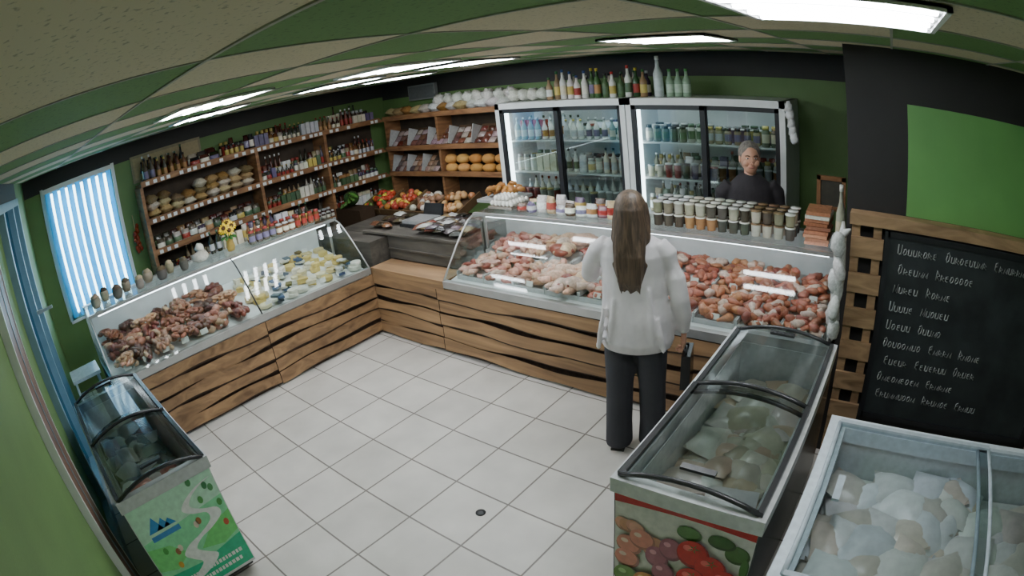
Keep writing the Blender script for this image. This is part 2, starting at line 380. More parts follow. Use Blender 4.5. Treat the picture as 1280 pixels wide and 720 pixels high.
mb=MB();mb.box((XL+.015,-1.22,2.12),(.02,.92,.30),(150,140,115),0);mb.box((XL+.027,-1.22,2.12),(.006,.86,.24),(176,160,126),0);mb.build('picture_board',[M_matte])
mb=MB()
for k in range(16):
    a=U(0,6.28);mb.blob((XL+.03+U(0,.03),-1.78+.03*math.cos(a),1.25+k*.018),(.022,.022,.03),jit((150,60,35)),0,n=.1)
mb.tube([(XL+.03,-1.78,1.25),(XL+.03,-1.78,1.65)],.005,6,(180,160,120));mb.build('hanging_onion_braid',[M_gloss])
# ---- back shelf unit
mb=MB()
BX1=.30
for z in zs[:3]: mb.bb(-1.70,BX1,1.766,YB,z-.035,z);mb.bb(-1.70,BX1,1.755,1.772,z-.03,z+.03)
for x in (-1.70,-.72,BX1-.02): mb.bb(x,x+.035,1.78,YB,0,1.95)
mb.bb(-1.70,BX1,2.03,YB-.001,.86,1.95,(0,0,0),1)
mb.build('bread_shelf_unit',[M_sh,M_back])
def rack(name,z0,n,x0,x1,cols):
    mb=MB();w=(x1-x0)/n
    for i in range(n):
        xc=x0+w*(i+.5)
        mb.box((xc,1.885,z0+.125),(w*.9,.012,.27),(90,72,56),0,rx=-.75)
        for k in range(3):
            yy=1.80+.065*k;zz=z0+.06+.058*k
            for q in range(3):
                c=jit(C(cols),18);pillow(mb,(xc-w*.28+w*.28*q,yy,zz),w*.27,.08,.05,c,(.75+U(-.1,.1),U(-.1,.1),U(-.1,.1)),1)
        mb.box((xc-w*.47,1.87,z0+.12),(.008,.2,.22),(190,190,188),0,rx=-.3)
    mb.build(name,[M_gloss,M_plast])
rack('pastry_trays',1.54,5,-1.62,.22,[(110,78,66),(150,130,130),(116,66,52),(100,66,56),(180,166,160)])
rack('biscuit_trays',1.20,3,-1.62,-.75,[(140,110,95),(170,150,140),(150,110,90),(90,70,70)])
mb=MB()
for i in range(5):
    for r in range(2):
        mb.blob((-.6+.2*i,1.86,1.26+.11*r),(.095,.075,.06),jit((206,152,84),14),0,n=.05)
mb.build('bread_loaves',[M_matte])
mb=MB()
for i in range(13):
    x=-1.6+.16*i;c=C([(225,220,205),(205,180,130),(190,140,80),(235,235,232),(210,200,180)])
    pillow(mb,(x,1.88+U(-.02,.02),1.951+.07),.19,.16,.12,jit(c),(U(-.1,.1),U(-.2,.2),U(-.5,.5)))
    if i>4: mb.blob((x+.05,1.92,1.951+.16),(.08,.07,.07),jit((228,225,216)),0,n=.28,seg=12,rings=8)
mb.build('bagged_bread',[M_plast])
mb=MB();mb.box((-1.1,1.99,2.24),(.5,.05,.2),(120,122,120),0);mb.box((-1.1,1.962,2.24),(.46,.008,.16),(95,98,98),0);mb.build('electrical_panel_box',[M_matte])
# ------------------------------------------------------------------ fridges
def fridge(x0,x1,name):
    y0,y1,H=1.4,2.03,2.02;mb=MB();W=(235,238,238)
    mb.bb(x0,x0+.04,y0+.03,y1,.1,H,W,0);mb.bb(x1-.04,x1,y0+.03,y1,.1,H,W,0)
    mb.bb(x0,x1,y1-.04,y1,.1,H,W,0);mb.bb(x0,x1,y0+.03,y1,H-.05,H,W,0);mb.bb(x0,x1,y0+.03,y1,0.0,.3,W,0)
    for f in ((x0,x0+.05,.3,H),(x1-.05,x1,.3,H)): mb.bb(f[0],f[1],y0,y0+.04,f[2],f[3],W,0)
    mb.bb(x0,x1,y0,y0+.04,H-.06,H,W,0);mb.bb(x0,x1,y0,y0+.04,.25,.34,W,0)
    xm=(x0+x1)/2
    for a,b_,yy in ((x0+.05,xm+.02,y0+.012),(xm-.02,x1-.05,y0+.045)):
        mb.bb(a,a+.045,yy-.012,yy+.012,.34,H-.06,(60,62,62),1);mb.bb(b_-.045,b_,yy-.012,yy+.012,.34,H-.06,(60,62,62),1)
        mb.bb(a,b_,yy-.012,yy+.012,H-.10,H-.06,(60,62,62),1);mb.bb(a,b_,yy-.012,yy+.012,.34,.38,(60,62,62),1)
        mb.bb(a+.045,b_-.045,yy-.003,yy+.003,.38,H-.10,(255,255,255),2)
    for z in (.65,.98,1.30,1.62): mb.bb(x0+.04,x1-.04,y0+.1,y1-.05,z-.012,z,(200,205,205),0)
    mb.bb(x0+.06,x0+.10,y0+.07,y0+.09,.4,H-.1,(255,255,255),3)
    mb.bb(x0+.1,x1-.1,y0+.08,y0+.1,H-.085,H-.07,(255,255,255),3)
    return mb.build(name,[M_white,M_dark,M_fglass,M_led])
fridge(.56,2.02,'glass_door_fridge');fridge(2.03,3.46,'glass_door_fridge')
for x0,x1,pal in ((.66,1.94,[(235,235,230),(225,228,235),(205,215,225),(230,225,210),(160,176,168)]),(2.13,3.38,[(190,185,175),(120,124,104),(160,145,115),(100,108,92),(210,205,200)])):
    mb=MB()
    for z in (.66,.985,1.305,1.625):
        for r in range(3): line_items(mb,(x0,1.56+.12*r,z),(x1,1.56+.12*r,z),C(['bottle','tub','jar','mix']),1,gap=.08,hs=(.17,.24),cols=pal)
    mb.build('fridge_products',[M_gloss])
mb=MB()
for i in range(14):
    x=1.12+.078*i
    c,cap=C([((60,90,52),(200,180,70)),((215,215,205),(180,60,55)),((180,116,60),(230,230,230)),((70,100,60),(40,40,40)),((150,120,90),(60,110,60)),((225,222,215),(60,80,130))])
    bottle(mb,(x,1.6+U(-.02,.02),2.021),U(.22,.30),.034,jit(c),cap,C(LABS))
bottle(mb,(2.28,1.6,2.021),.37,.045,(200,208,208),(240,240,240),(210,220,220));
for i in range(3): bottle(mb,(2.38+.08*i,1.62,2.021),.25,.038,(150,176,150),(90,150,90),(190,210,190))
for i in range(8): bottle(mb,(1.2+.13*i,1.72,2.021),U(.22,.28),.036,jit(C(DARK)),C(LIDS),C(LABS))
mb.build('bottles_on_fridge',[M_gloss])
mb=MB()
for i in range(4): mb.blob((.66+.12*i,1.62,2.03+.06),(.07,.07,.06),jit((228,228,218)),0,n=.22,seg=12,rings=8)
mb.build('bagged_rolls',[M_plast])
mb=MB()
for k in range(5): mb.blob((3.50+.01*k,1.36,1.98-.06*k),(.035,.03,.05),(225,225,225),0,n=.25)
mb.build('plastic_bag_bundle',[M_plast])
# ------------------------------------------------------------------ deli counters
def boards(mb,x0,x1,z0,z1,n,y,mat=0,bark=1,seed=0):
    random.seed(seed);N=max(8,int((x1-x0)/.05));h=(z1-z0)/n
    for k in range(n):
        ph=[U(0,6.28) for _ in range(4)]
        def w(x,a): return .013*math.sin(x*3.1+ph[a])+.008*math.sin(x*7.7+ph[a+1])
        zt=z1-h*k;zb=z1-h*(k+1)-.012
        yo=y-.006-.012*((n-k)%2)
        top=[];bot=[];bk=[]
        for i in range(N+1):
            x=x0+(x1-x0)*i/N
            top.append((x,yo,min(z1,zt+(w(x,0) if k else 0)-.008)));bot.append((x,yo-.004,max(z0,zb+w(x,2)+.026)));bk.append((x,yo+.010,max(z0,zb+w(x,2)+.006)))
        vs=top+bot+bk
        mb.add(vs,[(i,i+1,N+2+i,N+1+i) for i in range(N)],(255,255,255),mat)
        mb.add(vs,[(N+1+i,N+2+i,2*N+3+i,2*N+2+i) for i in range(N)],(255,255,255),bark)
def case(L,divs):
    D=.95;mb=MB()
    mb.bb(0,L,.02,D-.05,.0,.60,(60,40,28),1)
    segs=[0]+[d for d in divs]+[L]
    for i in range(len(segs)-1): boards(mb,segs[i]+.004,segs[i+1]-.004,.015,.625,5,.0,0,1,seed=int(L*10)+i)
    return mb
PROF=[(.0,.685),(.09,.80),(.19,.92),(.29,1.03),(.37,1.10),(.45,1.135)]
def case_top(mb,x0,x1,ends=(True,True),divs=()):
    D=.95
    mb.bb(x0,x1,-.02,.03,.625,.685,(190,190,188),2)
    mb.bb(x0,x1,.03,D-.05,.60,.655,(230,230,230),3)
    mb.add([(x0+.01,.04,.66),(x1-.01,.04,.66),(x1-.01,D-.1,.82),(x0+.01,D-.1,.82)],[(0,1,2,3)],(235,235,235),3)
    mb.bb(x0,x1,D-.09,D-.05,.655,1.12,(225,225,225),3)
    prof=PROF
    for i in range(len(prof)-1):
        (a,b_),(c,d)=prof[i],prof[i+1];mb.add([(x0,a,b_),(x1,a,b_),(x1,c,d),(x0,c,d)],[(0,1,2,3)],(255,255,255),4,True)
    mb.bb(x0,x1,.44,.47,1.125,1.15,(190,190,190),2)
    mb.bb(x0,x1,.47,D-.05,1.135,1.147,(255,255,255),4)
    mb.bb(x0,x1,D-.09,D-.02,1.12,1.15,(190,190,190),2)
    mb.bb(x0+.1,x1-.1,.49,.51,1.105,1.125,(255,255,255),5)  # glowing tube added under the deck to brighten the display
    for x,e in ((x0,ends[0]),(x1,ends[1])):
        if e:
            pts=[(x,p[0],p[1]) for p in prof]+[(x,D-.05,1.14),(x,D-.05,.665)]
            mb.poly(pts,(255,255,255),4)
            mb.tube([(x,p[0],p[1]) for p in prof],.008,6,(190,190,190),2)
    for x in divs: mb.tube([(x,p[0],p[1]+.002) for p in prof],.007,6,(60,60,60),6)
    for x in (x0+.02,x1-.02): mb.bb(x-.01,x+.01,.55,.57,.665,1.135,(190,190,190),2)
CM=lambda w:[w,M_bark,M_metal,M_white,M_glass,M_led,M_dark]
mb=case(2.75,(1.5,));case_top(mb,0,2.72,(True,True),(1.5,))
mb.build('deli_display_counter',CM(M_wy),(0,-2.75,0),math.pi/2)
mb=case(4.08,(.9,2.6));case_top(mb,1.0,4.06,(True,True),(2.62,))
mb.bb(0,1.0,-.015,.26,.60,.68,(255,255,255),0)
mb.build('deli_display_counter',CM(M_wx),(0,0,0),0)
def pz(d): return .665+.175*(d-.04)
# corner: grey bench with goods
M_bench=woodmat('grey_bench',(66,62,57),(100,94,86),(2,9,12))
mb=MB();mb.bb(-.02,.96,.27,.92,.685,.92,(90,85,75),0);mb.bb(-.40,.98,.25,.93,.92,.94,(90,85,75),0);mb.bb(-.93,-.05,.06,.31,0,.90,(90,85,75),0);mb.bb(-.93,-.03,.32,.90,0,.90,(90,85,75),0)
mb.bb(-.02,.96,.255,.27,.78,.795,(60,56,50),0)
mb.build('corner_bench',[M_bench])
BZ=.941
mb=MB();mb.box((.12,.62,BZ+.016),(.34,.30,.03),(40,42,44),0);mb.box((.12,.62,BZ+.046),(.30,.26,.03),(150,150,150),0);mb.box((.12,.80,BZ+.09),(.26,.03,.15),(45,46,48),0,rx=-.3);mb.build('weighing_scale',[M_gloss])
mb=MB()
for i in range(40):
    pillow(mb,(.39+.10*(i%6)+U(-.02,.02),.34+.095*((i//6)%6),BZ+.035+.03*(i//36)+U(0,.03)),.14,.10,.05,jit(C([(60,52,46),(110,66,56),(180,180,175),(60,66,60),(150,130,96),(90,76,84),(44,42,42),(50,46,44)])),(U(-.2,.2),U(-.2,.2),U(-.6,.6)))
for i in range(9): pillow(mb,(-.32+.09*(i%3),.38+.17*(i//3),BZ+.035+U(0,.02)),.13,.10,.05,jit(C([(60,52,46),(120,80,60),(180,176,165),(70,60,50)])),(U(-.1,.1),U(-.1,.1),U(-.6,.6)))
mb.build('packaged_snacks',[M_plast])
mb=MB()
for i in range(4):
    x=-1.25+.42*i
    mb.box((x,1.22,.93),(.40,.44,.03),(70,52,36),0,rx=.35)
    for sx in(-.2,.2): mb.box((x+sx,1.22,.97),(.015,.44,.09),(100,76,50),0,rx=.35)
    mb.box((x,1.01,.90),(.40,.015,.09),(100,76,50),0,rx=.35)
mb.bb(-1.48,.25,1.05,1.4,0,.84,(60,45,32),0)
mb.build('vegetable_stand',[M_matte])
VC=[[(186,56,40),(190,74,48),(210,190,70),(90,116,54)],[(215,185,74),(176,74,54),(190,126,64)],[(120,84,64),(150,114,84),(196,188,176)],[(184,140,94),(164,110,64),(196,158,112)]]
mb=MB()
for i in range(4):
    for k in range(34):
        a=U(-.16,.16);b_=U(-.17,.17);r=U(.032,.045)
        mb.blob((-1.25+.42*i+a,1.22+b_*math.cos(.35),.985+b_*math.sin(.35)+U(0,.03)),(r,r,r*.95),jit(C(VC[i])),0,n=.04)
mb.build('fruit_and_vegetables',[M_gloss])
mb=MB()
mb.blob((-1.38,.85,1.10),(.10,.10,.09),(50,80,40),0,n=.03,seg=14,rings=9)
for k in range(5): mb.blob((-1.42+.05*k,.78,1.04+.03*k),(.03,.1,.025),(70,110,45),0,rot=(.3,0,.4*k),n=.08)
mb.box((-1.3,.82,.5),(.5,.22,1.0),(60,45,32),1)
mb.build('watermelon_and_greens',[M_gloss,M_matte])
mb=MB();mb.lathe((.80,1.12,0),[(.16,0),(.16,.02),(.03,.04),(.03,1.08),(.15,1.10)],12,(120,120,118));mb.box((.8,1.12,1.115),(.40,.36,.03),(170,170,168),0)
mb.build('pastry_stand',[M_matte])
mb=MB()
for k in range(26):
    x=.8+U(-.16,.16);y=1.12+U(-.13,.13);z=1.16+U(0,.10)*(1-abs(x-.8)/.2);a=U(0,3)
    mb.tube([(x-.05*math.cos(a),y-.05*math.sin(a),z-.012),(x-.025*math.cos(a)+.01,y-.025*math.sin(a),z+.008),(x,y,z+.012),(x+.025*math.cos(a)+.01,y+.025*math.sin(a),z+.008),(x+.05*math.cos(a),y+.05*math.sin(a),z-.012)],[.006,.022,.03,.022,.006],8,jit((186,128,66)),0)
mb.build('croissants',[M_gloss])
DK=1.151
mb=MB();mb.box((1.18,.72,DK+.012),(.26,.26,.02),(130,120,110),0)
for i in range(6):
    for j in range(6): mb.blob((1.08+.042*i,.62+.042*j,DK+.045),(.02,.02,.026),(232,228,220),0,n=0)
for i in range(4):
    for j in range(4): mb.blob((1.10+.042*i,.65+.042*j,DK+.085),(.02,.02,.026),(235,232,225),0,n=0)
mb.build('egg_tray',[M_gloss])
mb=MB()
for i in range(12):
    x=1.42+.095*i
    for yy in (.62,.76):
        c=C([(120,74,86),(200,195,190),(140,74,66),(100,88,112),(190,164,130),(225,225,220),(90,70,60)])
        bag(mb,(x,yy+U(-.02,.02),DK),.09,.07,U(.06,.14),jit(c),U(-.5,.5),0,jit(C(LABS)))
mb.build('confectionery_packets',[M_plast])
mb=MB()
for r,yy in enumerate((.60,.70,.80)):
    for i in range(13):
        x=2.66+.083*i
        for t_ in range(2):
            c,ld=[((84,76,66),(215,215,208)),((176,130,90),(220,215,200)),((84,86,76),(200,200,190)),((170,162,146),(120,96,70))][(i//3)%4]
            tub(mb,(x,yy,DK+.09*t_),.088,.037,jit(c if t_==0 else C([(190,182,160),(140,130,104),(90,82,70)])),jit(ld))
mb.build('seasoning_tubs',[M_gloss])
mb=MB()
for k in range(9): mb.box((3.85+U(-.01,.01),.66+U(-.01,.01),DK+.014+.025*k),(.17,.24,.022),jit(C([(190,130,100),(220,214,204),(170,116,90)])),0,rz=U(-.1,.1))
mb.build('packaged_fish_stack',[M_plast])
mb=MB()
for a,b_,c,d in ((3.80,3.83,1.15,1.56),(3.99,4.02,1.15,1.56)): mb.bb(a,b_,.86,.885,c,d,(120,85,55))
mb.bb(3.80,4.02,.86,.885,1.53,1.56,(120,85,55));mb.bb(3.80,4.02,.86,.885,1.32,1.35,(120,85,55));mb.bb(3.83,3.99,.868,.88,1.35,1.53,(60,58,50));mb.build('wooden_picture_frame',[M_matte])
mb=MB()
bottle(mb,(4.02,.55,DK),.42,.035,(170,170,150),(220,220,210),(200,190,160));mb.build('oil_bottle',[M_gloss])
# ---------------- meat shapes
def fillet(mb,x,y,z,c,k=1.): mb.blob((x,y,z),(U(.04,.065)*k,U(.028,.042)*k,U(.018,.028)*k),c,0,rot=(U(-.3,.3),U(-.3,.3),U(0,3)),n=.2)
def drum(mb,x,y,z,c,k=1.):
    a=U(0,6.28);l=.055*k
    mb.tube([(x-l*math.cos(a),y-l*math.sin(a),z),(x-l*.9*math.cos(a),y-l*.9*math.sin(a),z+.002),(x-.2*l*math.cos(a),y-.2*l*math.sin(a),z+.008),(x+.5*l*math.cos(a),y+.5*l*math.sin(a),z+.004),(x+l*1.2*math.cos(a),y+l*1.2*math.sin(a),z)],[.012*k,.026*k,.032*k,.016*k,.009*k],9,c,0)
def link(mb,x,y,z,c,k=1.,a=None):
    a=U(0,6.28) if a is None else a;l=.06*k;cv=U(-.02,.02)
    mb.tube([(x-l*1.05*math.cos(a),y-l*1.05*math.sin(a),z-.004),(x-l*.9*math.cos(a),y-l*.9*math.sin(a),z),(x+cv,y-cv,z+.008),(x+l*.9*math.cos(a),y+l*.9*math.sin(a),z),(x+l*1.05*math.cos(a),y+l*1.05*math.sin(a),z-.004)],[.006,.018*k,.02*k,.018*k,.006],8,c,0)
def chicken(mb,x,y,z,c):
    a=U(0,6.28);ca,sa=math.cos(a),math.sin(a)
    mb.blob((x,y,z+.03),(.09,.065,.055),c,0,rot=(0,0,a),n=.06,seg=12,rings=8)
    for s_ in(-1,1): mb.tube([(x+.03*ca-s_*.05*sa,y+.03*sa+s_*.05*ca,z+.03),(x+.09*ca-s_*.045*sa,y+.09*sa+s_*.045*ca,z+.03),(x+.13*ca-s_*.03*sa,y+.13*sa+s_*.03*ca,z+.04)],[.035,.026,.01],8,c,0)
def ringsau(mb,x,y,z,c,R=.055,r=.016):
    mb.tube([(x+R*math.cos(a*.55),y+R*math.sin(a*.55),z+.01+.002*a) for a in range(12)],[r*.6]+[r]*10+[r*.6],7,c,0)
mb=MB();random.seed(5)
TR=[('fillet',(216,170,150)),('fillet',(204,140,122)),('drum',(218,170,144)),('chicken',(220,178,148)),('fillet',(196,122,104)),('link',(184,108,84)),('fillet',(190,112,88)),('drum',(196,126,92)),('drum',(180,106,80)),('fillet',(190,110,84))]
nt=10;w_=2.96/nt
for i in range(nt):
    for j in range(2):
        kind,col=TR[(i+ (j*1 if i<5 else 0))%nt] if not (i==4 and j==1) else ('fillet',(206,136,112))
        x0=1.06+w_*i;y0=.10+.38*j
        for (a0,a1,b0,b1) in ((x0,x0+.008,y0,y0+.36),(x0+w_-.012,x0+w_-.004,y0,y0+.36),(x0,x0+w_-.004,y0,y0+.008),(x0,x0+w_-.004,y0+.35,y0+.358)):
            zz=pz((b0+b1)/2);mb.bb(a0,a1,b0,b1,zz,zz+.035,(205,206,206),1)
        for q in range(9 if kind=='chicken' else 50):
            x=x0+U(.04,w_-.03);y=y0+U(.03,.33);h=U(0,.055);z=pz(y)+.03+h;c=jit(col,20)
            if rnd()<.14: c=jit((226,194,178),8)
            if rnd()<.08: c=jit((150,76,62),8)
            if kind=='fillet': fillet(mb,x,y,z,c)
            elif kind=='drum': drum(mb,x,y,z,c,.95)
            elif kind=='link': link(mb,x,y,z,c,1.1)
            else: chicken(mb,x,y,z,c)
        mb.box((x0+w_/2,y0+.015,pz(y0)+.06),(.06,.004,.04),(238,238,232),1,rx=-.3)
mb.build('raw_meat_and_poultry',[M_meat,M_matte])
mb=MB()
TL=[('ring',(200,150,116)),('link',(146,88,68)),('slab',(116,64,52)),('link',(100,58,46)),('ring',(146,90,66)),('slab',(170,112,92)),('link',(180,130,106)),('slab',(88,52,44)),('link',(124,60,50)),('ring',(164,110,84))]
for i in range(7):
    for j in range(3):
        kind,col=TL[(i*3+j*2)%10];y0=-2.68+.195*i;d0=.08+.25*j
        for q in range(11 if kind=='ring' else 24):
            y=y0+U(.02,.175);d=d0+U(.02,.23);z=pz(d)+.025+U(0,.065);c=jit(col,18)
            if rnd()<.12: c=jit((200,160,130))
            if kind=='ring': ringsau(mb,-d,y,z,c,U(.04,.06),U(.013,.018))
            elif kind=='link': link(mb,-d,y,z,c,U(.9,1.3),U(-.5,.5))
            else: mb.blob((-d,y,z),(U(.04,.07),U(.03,.045),U(.022,.035)),c,0,rot=(0,0,U(0,3)),n=.14)
        if j==0: mb.box((-d0-.0,y0+.1,pz(d0)+.06),(.004,.07,.045),(238,238,232),1,ry=-.3)
mb.build('sausages_and_smoked_meat',[M_meat,M_matte])
mb=MB()
def wheel(x,y,z,r,h,c): mb.lathe((x,y,z),[(r*.94,0),(r,.007),(r,h-.007),(r*.94,h)],16,c,0,smooth=False)
def wedge(x,y,z,r,h,c,a,w):
    ps=[(0,0)]+[(r*math.cos(a+w*q/6),r*math.sin(a+w*q/6)) for q in range(7)]
    vs=[(x+p[0],y+p[1],z) for p in ps]+[(x+p[0],y+p[1],z+h) for p in ps]
    mb.add(vs,[tuple(range(8))[::-1],tuple(range(8,16))]+[(q,(q+1)%8,8+(q+1)%8,8+q) for q in range(8)],c,0)
CC=[(220,202,150),(226,214,178),(210,186,116),(232,228,214),(220,194,124),(228,220,200)]
for i in range(8):
    for j in range(6):
        y=-1.15+.145*i+U(-.02,.02);d=.13+.125*j+U(-.02,.02);z=pz(d)+.005;c=jit(C(CC),8);k=rnd()
        if k<.4:
            r=U(.05,.065);h=U(.03,.05);wheel(-d,y,z,r,h,c)
            if rnd()<.5: wheel(-d+.01,y+.01,z+h,r*.85,h*.8,jit(c,6))
        elif k<.72:
            wedge(-d,y,z,U(.09,.12),U(.04,.07),c,U(0,6.28),U(.6,1.5));wedge(-d+.03,y-.02,z+.03,U(.07,.1),U(.03,.05),jit(C(CC),8),U(0,6.28),U(.6,1.3))
        else:
            for q in range(5): mb.box((-d+U(-.04,.04),y+U(-.04,.04),z+.02+.012*q),(.09,.06,.02),jit(C([(100,110,120),(214,214,208),(80,100,130),(214,200,150),(230,228,216),(110,100,60)])),0,rz=U(-.6,.6))
for i in range(6): mb.box((-.09,-1.12+.2*i,pz(.09)+.045),(.004,.07,.045),(238,238,232),0,ry=-.3)
mb.build('cheese_assortment',[M_matte])
mb=MB()
for i in range(9):
    y=-2.62+.12*i;r=U(.04,.055);x=-.62-.12*(i%2)
    mb.lathe((x,y,DK),[(r*.7,0),(r,.03),(r*1.05,.07),(r*.9,.09)],12,jit(C([(90,86,80),(120,112,100),(150,140,120),(80,75,70)])),0)
    mb.blob((x,y,DK+.09),(r*.9,r*.9,.03),jit(C([(100,84,66),(170,150,120),(80,70,60)])),0,n=.2)
mb.build('dried_snack_bowls',[M_matte])
mb=MB()
mb.blob((-.66,-1.46,DK+.055),(.10,.09,.05),(190,185,172),0,n=.15,seg=12,rings=8);mb.blob((-.70,-1.44,DK+.12),(.05,.05,.05),(200,196,185),0,n=.25)
mb.build('tied_cloth_bag',[M_plast])
mb=MB();line_items(mb,(-.60,-.95,DK),(-.60,-.1,DK),'jar',1,gap=.075,hs=(.12,.16));line_items(mb,(-.72,-.92,DK),(-.72,-.1,DK),'mix',1,gap=.075,hs=(.14,.18));line_items(mb,(-.83,-1.3,DK),(-.83,-.1,DK),'mix',1,gap=.075,hs=(.14,.2));mb.build('preserve_jars',[M_gloss])
# sunflower bouquet
mb=MB();fx,fy=-.66,-1.13
mb.lathe((fx,fy,DK),[(.035,0),(.045,.04),(.035,.09),(.045,.12)],12,(170,140,70),0)
for k in range(5):
    a=k*1.3;hx=fx+.05*math.cos(a);hy=fy+.05*math.sin(a);hz=DK+.2+.03*(k%3)
    mb.tube([(fx,fy,DK+.08),(hx,hy,hz)],.005,6,(60,110,45),0)
    nrm=Vector((math.cos(a)*.4+.7,math.sin(a)*.4-.4,.7)).normalized();q=Vector((0,0,1)).rotation_difference(nrm).to_matrix()
    mb.lathe((hx,hy,hz),[(.020,-.004),(.022,.006),(.008,.010)],10,(80,50,25),0,R=q)
    for j in range(12):
        t_=j*math.pi/6;pp=[q@Vector((math.cos(t_+s_)*rr,math.sin(t_+s_)*rr,0))+Vector((hx,hy,hz)) for s_,rr in ((-.22,.02),(-.18,.04),(0,.055),(.18,.04),(.22,.02))]
        mb.poly(pp,(244,204,40),0)
for k in range(8):
    a=k*.8;mb.blob((fx+.06*math.cos(a),fy+.06*math.sin(a),DK+.13),(.03,.015,.008),(60,115,50),0,rot=(.3,.4,a),n=.05)
mb.build('sunflower_bouquet',[M_matte])
# ------------------------------------------------------------------ chest freezers
def freezer(name,L,W,H,loc,rz,trim,endgraphic=None,side=(232,235,236),arch=.05,frame=(40,42,45),glass=None,rim=.055,goods=None):
    mb=MB();a,b_=L/2,W/2;t_=.05;zb=H-.10
    for r in ((-a,a,-b_,-b_+t_),(-a,a,b_-t_,b_),(-a,-a+t_,-b_+t_,b_-t_),(a-t_,a,-b_+t_,b_-t_)): mb.bb(*r,.06,zb,side,0)
    ins=(225,230,232);i0=t_+.001
    for r in ((-a+i0,a-i0,-b_+i0,-b_+i0+.004),(-a+i0,a-i0,b_-i0-.004,b_-i0),(-a+i0,-a+i0+.004,-b_+i0,b_-i0),(a-i0-.004,a-i0,-b_+i0,b_-i0)): mb.bb(*r,.40,zb+.02,ins,0)
    mb.bb(-a+.02,a-.02,-b_+.02,b_-.02,.03,.10,(60,60,62),0)
    mb.bb(-a+t_,a-t_,-b_+t_,b_-t_,.38,.40,(215,220,222),0)
    for sx in(-1,1):
        for sy in (-1,1): mb.lathe((sx*(a-.08),sy*(b_-.08),0),[(.025,0),(.025,.04)],8,(40,40,40),0)
    e=.012
    for r in ((-a-e,a+e,-b_-e,-b_+rim),(-a-e,a+e,b_-rim,b_+e),(-a-e,-a+rim,-b_+rim,b_-rim),(a-rim,a+e,-b_+rim,b_-rim)): mb.bb(*r,zb,H-.03,trim,0)
    g=rim-.02
    def ar(y): return H-.03+arch*(1-(y/(b_-g))**2)
    N=8;ys=[-b_+g+(W-2*g)*i/N for i in range(N+1)]
    for k,(x0,x1,dz) in enumerate(((-a+g-.01,.03,.012),(-.03,a-g+.01,0.))):
        for i in range(N): mb.add([(x0,ys[i],ar(ys[i])+dz),(x1,ys[i],ar(ys[i])+dz),(x1,ys[i+1],ar(ys[i+1])+dz),(x0,ys[i+1],ar(ys[i+1])+dz)],[(0,1,2,3)],(255,255,255),1,True)
        for x in (x0,x1): mb.tube([(x,y,ar(y)+dz) for y in ys],.011,6,frame,0)
        for y in (ys[0],ys[-1]): mb.bb(x0,x1,y-.012,y+.012,ar(y)-.012+dz,ar(y)+.012+dz,frame,0)
        hx=x0+.08 if k==0 else x1-.08
        mb.bb(hx-.015,hx+.015,-.07,.07,ar(0)+dz,ar(0)+dz+.012,frame,0)
    if endgraphic: endgraphic(mb,a,b_,zb)
    ob=mb.build(name,[M_gloss,glass or M_dglass,M_dark],loc,rz)
    if goods:
        z,cols,n_,sz=goods;mb=MB()
        for k in range(n_):
            s_=U(*sz);pillow(mb,(U(-a+.16,a-.16),U(-b_+.14,b_-.14),z+U(-.03,.05)),s_*1.3,s_,s_*.55,jit(C(cols)),(U(-.25,.25),U(-.25,.25),C([0,1.57])+U(-.4,.4)),0,7,2.6,(.9,1.05))
        mb.bb(-a+.07,a-.07,-b_+.07,b_-.07,.40,z-.04,jit(cols[0]),0)
        mb.build('frozen_goods',[M_soft],parent=ob)
    return ob
def disc(mb,fn,u,v,ru,rv,col,off,n=14):
    mb.poly([fn(u+ru*math.cos(2*math.pi*k/n),v+rv*math.sin(2*math.pi*k/n),off) for k in range(n)],col,0)
def strip(mb,fn,pts,w,col,off):
    for i in range(len(pts)-1):
        (u0,v0),(u1,v1)=pts[i],pts[i+1];w0=w[i];w1=w[i+1]
        mb.poly([fn(u0-w0,v0,off),fn(u0+w0,v0,off),fn(u1+w1,v1,off),fn(u1-w1,v1,off)],col,0)
